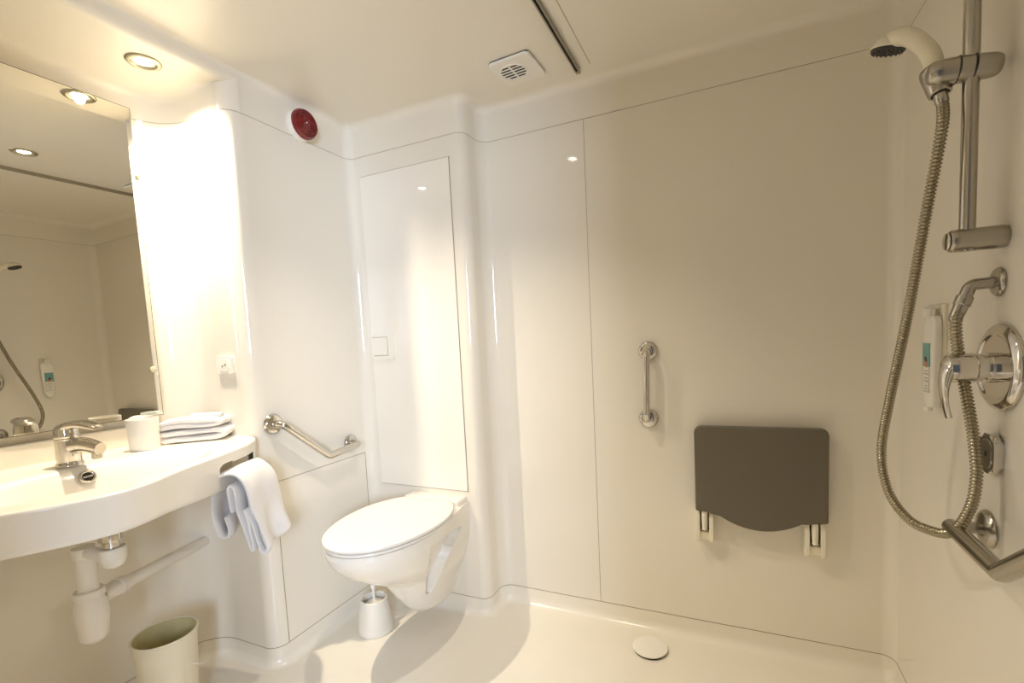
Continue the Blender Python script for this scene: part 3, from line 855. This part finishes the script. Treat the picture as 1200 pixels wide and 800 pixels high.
# hand shower held in the cradle
hs = thing('hand_shower', 'cream hand shower head held in the rail holder', 'shower head', cradle_c)
Hc = Vector((0.308, 1.262, 1.662))
gp = spline([cradle_c - hd * 0.030, cradle_c, cradle_c + hd * 0.046, Vector((0.336, 1.182, 1.624)), Vector((0.326, 1.215, 1.655)), Vector((0.314, 1.245, 1.672)), Hc + Vector((0.0, 0.004, 0.012))], 8)
rad = []
for i in range(len(gp)):
    u = i / (len(gp) - 1); rad.append(0.0115 + 0.0040 * smooth(0, 0.3, u) + 0.002 * smooth(0.4, 0.95, u))
obj('grip', tube(gp, rad, 24), M['handset'], hs)
hm = frame(Hc, Vector((-0.20, 0.22, -0.955)), (1, 0, 0))
obj('head', lathe(round_profile([(0.001, -0.024), (0.012, -0.0235), (0.022, -0.020), (0.0295, -0.011), (0.0325, -0.002), (0.0315, 0.001), (0.001, 0.001)], 0.004), 36, hm), M['handset'], hs)
fc = obj('spray_face', lathe(round_profile([(0.0305, 0.0005), (0.0305, 0.0060), (0.028, 0.0075), (0.001, 0.0075)], 0.001), 36, hm, False, True), M['darkrub'], hs)
noz = []
for rr0, cnt_ in ((0.010, 6), (0.018, 12), (0.026, 18)):
    for k in range(cnt_):
        a = 2 * PI * k / cnt_
        noz.append(lathe([(0.0016, 0.0070), (0.0011, 0.0103), (0.0002, 0.0104)], 8, hm @ Matrix.Translation((rr0 * math.cos(a), rr0 * math.sin(a), 0)), False, True))
obj('nozzles', join(*noz), M['darkrub'], fc)

# ------------------------------------------------------------------ wall outlet, hose, mixer
we = thing('shower_outlet', 'chrome elbow water outlet on the right wall under the rail', 'shower outlet', (RW, 1.135, 1.157))
obj('flange', flange((RW, 1.135, 1.157), (-1, 0, 0), 0.026, 0.010), M['steel'], we)
obj('elbow', tube(corner_path([(RW - 0.003, 1.135, 1.157), (0.404, 1.135, 1.155), (0.389, 1.130, 1.116)], 0.014, 8), 0.0105, 22), M['steel'], we)
e_ax = Vector((-0.35, -0.12, -0.93)).normalized()
obj('collar', lathe(round_profile([(0.0105, -0.004), (0.0132, -0.004), (0.0132, 0.012), (0.0105, 0.015), (0.001, 0.015)], 0.0015), 24, frame((0.3945, 1.132, 1.130), e_ax), True, False), M['steel'], we)

hpts = [cradle_c - hd * 0.030, cradle_c - hd * 0.055, (0.352, 1.118, 1.43), (0.342, 1.150, 1.295), (0.331, 1.205, 1.105), (0.320, 1.270, 0.925), (0.313, 1.300, 0.800), (0.320, 1.275, 0.715), (0.338, 1.215, 0.676),
        (0.358, 1.160, 0.674), (0.378, 1.115, 0.690), (0.398, 1.100, 0.740), (0.407, 1.100, 0.805), (0.403, 1.108, 0.885), (0.394, 1.115, 0.960), (0.3835, 1.118, 1.030), (0.380, 1.122, 1.085), (0.3890, 1.130, 1.116)]
hs_ = spline(hpts, 60)
# resample at even steps so that the ribs are even
res = [hs_[0]]; acc = 0; step = 0.0013
for a_, b_ in zip(hs_, hs_[1:]):
    L = (b_ - a_).length
    while acc + L >= step:
        a_ = a_ + (b_ - a_).normalized() * (step - acc); res.append(a_.copy()); L = (b_ - a_).length; acc = 0
    acc += L
rad = [0.0094 if (i % 5) < 3 else 0.0068 for i in range(len(res))]
ho = thing('shower_hose', 'long ribbed metal shower hose hanging in a loop', 'shower hose', (0.33, 1.26, 0.69))
obj('hose', tube(res, rad, 14), M['hose'], ho, angle=70)
obj('nut', tube([Vector(hpts[0]) + hd * 0.004, Vector(hpts[0]) - hd * 0.002, Vector(hpts[0]) - hd * 0.020, Vector(hpts[0]) - hd * 0.024], [0.0105, 0.0112, 0.0104, 0.0085], 20), M['steel'], ho)
obj('nut', tube([Vector(hpts[-1]) - e_ax * 0.002, Vector(hpts[-1]) + e_ax * 0.022, Vector(hpts[-1]) + e_ax * 0.030], [0.0115, 0.0105, 0.0085], 20), M['steel'], ho)

mx = thing('shower_mixer', 'round chrome shower mixer valve with lever on the right wall', 'shower mixer', (RW, 1.118, 1.003))
mm_ = frame((RW, 1.118, 1.003), (-1, 0, 0))
obj('plate', lathe(round_profile([(0.001, -0.001), (0.0790, -0.001), (0.0780, 0.007), (0.0690, 0.0130), (0.0620, 0.0140), (0.0560, 0.0095), (0.0300, 0.0110), (0.001, 0.0110)], 0.003), 56, mm_), M['chrome'], mx)
obj('body', lathe(round_profile([(0.0270, 0.008), (0.0270, 0.022), (0.0255, 0.026), (0.0255, 0.040), (0.0275, 0.042), (0.0275, 0.068), (0.0245, 0.080), (0.012, 0.086), (0.001, 0.087)], 0.003), 36, mm_, False, True), M['chrome'], mx)
lp = spline([(0.378, 1.117, 1.014), (0.366, 1.112, 0.998), (0.360, 1.108, 0.970), (0.361, 1.106, 0.940), (0.367, 1.105, 0.912)], 7)
lr = []
for i, p in enumerate(lp):
    u = i / (len(lp) - 1); w_ = 0.0225 - 0.012 * u; th = 0.0130 - 0.0085 * smooth(0, 0.8, u)
    d = (lp[min(i + 1, len(lp) - 1)] - lp[max(0, i - 1)]).normalized(); sd = Vector((0, 1, 0)); sd = (sd - d * sd.dot(d)).normalized(); nn = d.cross(sd)
    lr.append([p + sd * w_ * math.cos(2 * PI * j / 20) + nn * th * math.sin(2 * PI * j / 20) for j in range(20)])
obj('lever', loft(lr), M['chrome'], mx)

# ------------------------------------------------------------------ soap dispenser
sd_ = thing('soap_dispenser', 'white wall bottle with a teal label behind the shower mixer', 'soap dispenser', (RW, 1.385, 0.89))
prof = []
YB, XB = 1.385, RW
def bottle_ring(z, hw, dep):
    out = []
    for k in range(32):
        a = 2 * PI * k / 32
        cx_, sx_ = math.cos(a), math.sin(a)
        xx = XB - 0.006 - dep / 2 + dep / 2 * math.copysign(abs(cx_) ** 0.55, cx_)
        yy = YB + hw * math.copysign(abs(sx_) ** 0.6, sx_)
        out.append((xx, yy, z))
    return out
rings = [bottle_ring(z, hw, dep) for z, hw, dep in ((0.888, 0.006, 0.012), (0.890, 0.014, 0.020), (0.897, 0.022, 0.019), (0.920, 0.0265, 0.021), (1.020, 0.0315, 0.022), (1.060, 0.0330, 0.022), (1.082, 0.0320, 0.021), (1.096, 0.0270, 0.020), (1.102, 0.0240, 0.022), (1.103, 0.018, 0.016))]
obj('bottle', loft(rings), M['white'], sd_, angle=60)
obj('back_plate', rbox(RW - 0.008, RW + 0.001, YB - 0.030, YB + 0.030, 0.905, 1.128, 0.003), M['cream'], sd_, wn=True)
obj('hook', join(rbox(RW - 0.030, RW - 0.004, YB - 0.016, YB + 0.016, 1.118, 1.128, 0.003), rbox(RW - 0.030, RW - 0.023, YB - 0.016, YB + 0.016, 1.098, 1.126, 0.003)), M['white'], sd_, wn=True)
obj('tap_nozzle', lathe(round_profile([(0.001, 0.0), (0.008, 0.0), (0.007, -0.010), (0.001, -0.011)], 0.002), 20, Matrix.Translation((RW - 0.022, YB, 0.890))), M['white'], sd_)
XL = RW - 0.006 - 0.0208
lb = obj('label', rbox(XL - 0.0012, XL + 0.003, YB - 0.020, YB + 0.022, 0.925, 1.040, 0.0005), M['white'], sd_, smooth=False)
obj('label_picture', rbox(XL - 0.0018, XL, YB - 0.020, YB + 0.022, 0.985, 1.040, 0), M['teal'], lb, smooth=False)
def blob(y, z, ry, rz, x, n=20):
    return prism([(ry * math.cos(2 * PI * k / n) * (1 + 0.15 * math.sin(3 * k)), rz * math.sin(2 * PI * k / n)) for k in range(n)], 0.0004, frame((x, y, z), (-1, 0, 0), (0, 1, 0)), 0)
obj('dark_print', join(blob(YB + 0.003, 1.000, 0.008, 0.009, XL - 0.0017)), M['ink'], lb, smooth=False)
obj('peach_print', join(blob(YB - 0.001, 0.990, 0.010, 0.007, XL - 0.0018), blob(YB + 0.008, 0.996, 0.004, 0.005, XL - 0.0021)), M['skin'], lb, smooth=False)
tx = []
for k, (z, wv) in enumerate(((0.975, 0.013), (0.968, 0.016), (0.958, 0.012), (0.951, 0.015), (0.940, 0.008), (0.934, 0.011))):
    tx.append(rbox(XL - 0.0016, XL, YB - wv, YB + wv * 0.8, z - 0.0012, z + 0.0012, 0))
tx.append(rbox(XL - 0.0017, XL, YB - 0.0195, YB - 0.018, 0.926, 0.984, 0)); tx.append(rbox(XL - 0.0017, XL, YB + 0.0205, YB + 0.0215, 0.926, 0.984, 0)); tx.append(rbox(XL - 0.0017, XL, YB - 0.0195, YB + 0.0215, 0.926, 0.9275, 0))
obj('small_print', join(*tx), M['greyprint'], lb, smooth=False)

# ------------------------------------------------------------------ small chrome wall holder under the mixer
wh = thing('wall_holder', 'small rounded chrome plate on the wall under the shower mixer', 'wall holder', (RW, 1.128, 0.843))
fm = frame((RW, 1.128, 0.843), (-1, 0, 0), (0, 1, 0))
shape = []
for k in range(40):
    a = 2 * PI * k / 40
    ca, sa = math.cos(a), math.sin(a)
    shape.append((0.028 * math.copysign(abs(ca) ** 0.55, ca), 0.037 * math.copysign(abs(sa) ** 0.7, sa)))
obj('plate', prism(shape, 0.015, fm, 0.006, 4), M['chrome'], wh, wn=True)
obj('front', prism([(x * 0.66, y * 0.72) for x, y in shape], 0.0162, fm, 0.001, 2), M['steel'], wh, wn=True)
obj('keyhole', prism([(0.0035 * math.cos(2 * PI * k / 16), 0.006 * math.sin(2 * PI * k / 16)) for k in range(16)], 0.0167, fm, 0), M['black'], wh, smooth=False)

# ------------------------------------------------------------------ lights
def spot(name, loc, power, color, size, angle_deg=150, blend=0.6, aim=None):
    L = bpy.data.lights.new(name, 'SPOT'); L.energy = power; L.color = color; L.shadow_soft_size = size
    L.spot_size = math.radians(angle_deg); L.spot_blend = blend
    o = bpy.data.objects.new(name, L); COL.objects.link(o); o.location = loc
    if aim: o.rotation_euler = (Vector(aim) - Vector(loc)).to_track_quat('-Z', 'Y').to_euler()
    return o
WARM = (1.0, 0.87, 0.66)
spot('basin_lamp', (-1.556, 0.878, ZA - 0.010), 52, WARM, 0.014, 142, 1.0)
spot('ceiling_lamp', (-0.730, 1.010, ZC - 0.010), 20, (1.0, 0.91, 0.78), 0.014, 112, 1.0)
# daylight arriving through the open doorway
# (a two-pane window of the room behind, seen through the doorway)
for wx in (-0.26, 0.26):
    A = bpy.data.lights.new('window_daylight', 'AREA'); A.shape = 'RECTANGLE'; A.size = 0.34; A.size_y = 0.95
    A.energy = 48; A.color = (0.64, 0.77, 1.0)
    ao = bpy.data.objects.new('window_daylight', A); COL.objects.link(ao)
    wdir = (Vector((-1.25, 1.30, 1.05)) - Vector((1.30, -2.00, 1.55)))
    side = Vector((-wdir.y, wdir.x, 0)).normalized()
    ao.location = Vector((1.30, -2.00, 1.55)) + side * wx
    ao.rotation_euler = wdir.to_track_quat('-Z', 'Y').to_euler()

wm_ = frame(Vector((1.30, -2.00, 1.55)), wdir, (side.x, side.y, 0))
def wbox(x0, x1, y0, y1): return xf(rbox(x0, x1, y0, y1, -0.05, 0.02, 0.004), wm_)
obj('window_1', join(wbox(-0.49, -0.43, -0.54, 0.54), wbox(0.43, 0.49, -0.54, 0.54), wbox(-0.09, 0.09, -0.48, 0.48),
                     wbox(-0.43, 0.43, 0.475, 0.54), wbox(-0.43, 0.43, -0.54, -0.475)), M['paintdoor'], wn=True, kind='structure')

W = bpy.data.worlds.new('world'); SC.world = W; W.use_nodes = True
W.node_tree.nodes['Background'].inputs[0].default_value = (0.75, 0.85, 1.0, 1)
W.node_tree.nodes['Background'].inputs[1].default_value = 0.08

# ------------------------------------------------------------------ camera
cam = bpy.data.cameras.new('camera'); co = bpy.data.objects.new('camera', cam); COL.objects.link(co)
F, YAW, PITCH, ROLL, CX, CY = 548.73031, 0.42245, 0.07782, -0.04884, 611.32789, 439.17544
cam.sensor_width = 36; cam.sensor_fit = 'HORIZONTAL'; cam.lens = F * 36 / 1200
cam.shift_x = (600 - CX) / 1200; cam.shift_y = (CY - 400) / 1200
cam.clip_start = 0.01
fw = Vector((-math.sin(YAW) * math.cos(PITCH), math.cos(YAW) * math.cos(PITCH), -math.sin(PITCH)))
rt = Vector((math.cos(YAW), math.sin(YAW), 0)); up = rt.cross(fw)
r2 = math.cos(ROLL) * rt + math.sin(ROLL) * up; u2 = -math.sin(ROLL) * rt + math.cos(ROLL) * up
mt = Matrix.Identity(4)
for i in range(3):
    mt[i][0] = r2[i]; mt[i][1] = u2[i]; mt[i][2] = -fw[i]
mt[0][3], mt[1][3], mt[2][3] = 0, 0, 1.097
co.matrix_world = mt
SC.camera = co

SC.view_settings.view_transform = 'Standard'; SC.view_settings.look = 'None'
SC.view_settings.gamma = 1; SC.view_settings.use_curve_mapping = False
SC.view_settings.exposure = 0.68
SC.cycles.use_denoising = True
SC.cycles.max_bounces = 14; SC.cycles.diffuse_bounces = 8; SC.cycles.glossy_bounces = 6
SC.cycles.sample_clamp_indirect = 6.0
SC.cycles.caustics_reflective = False
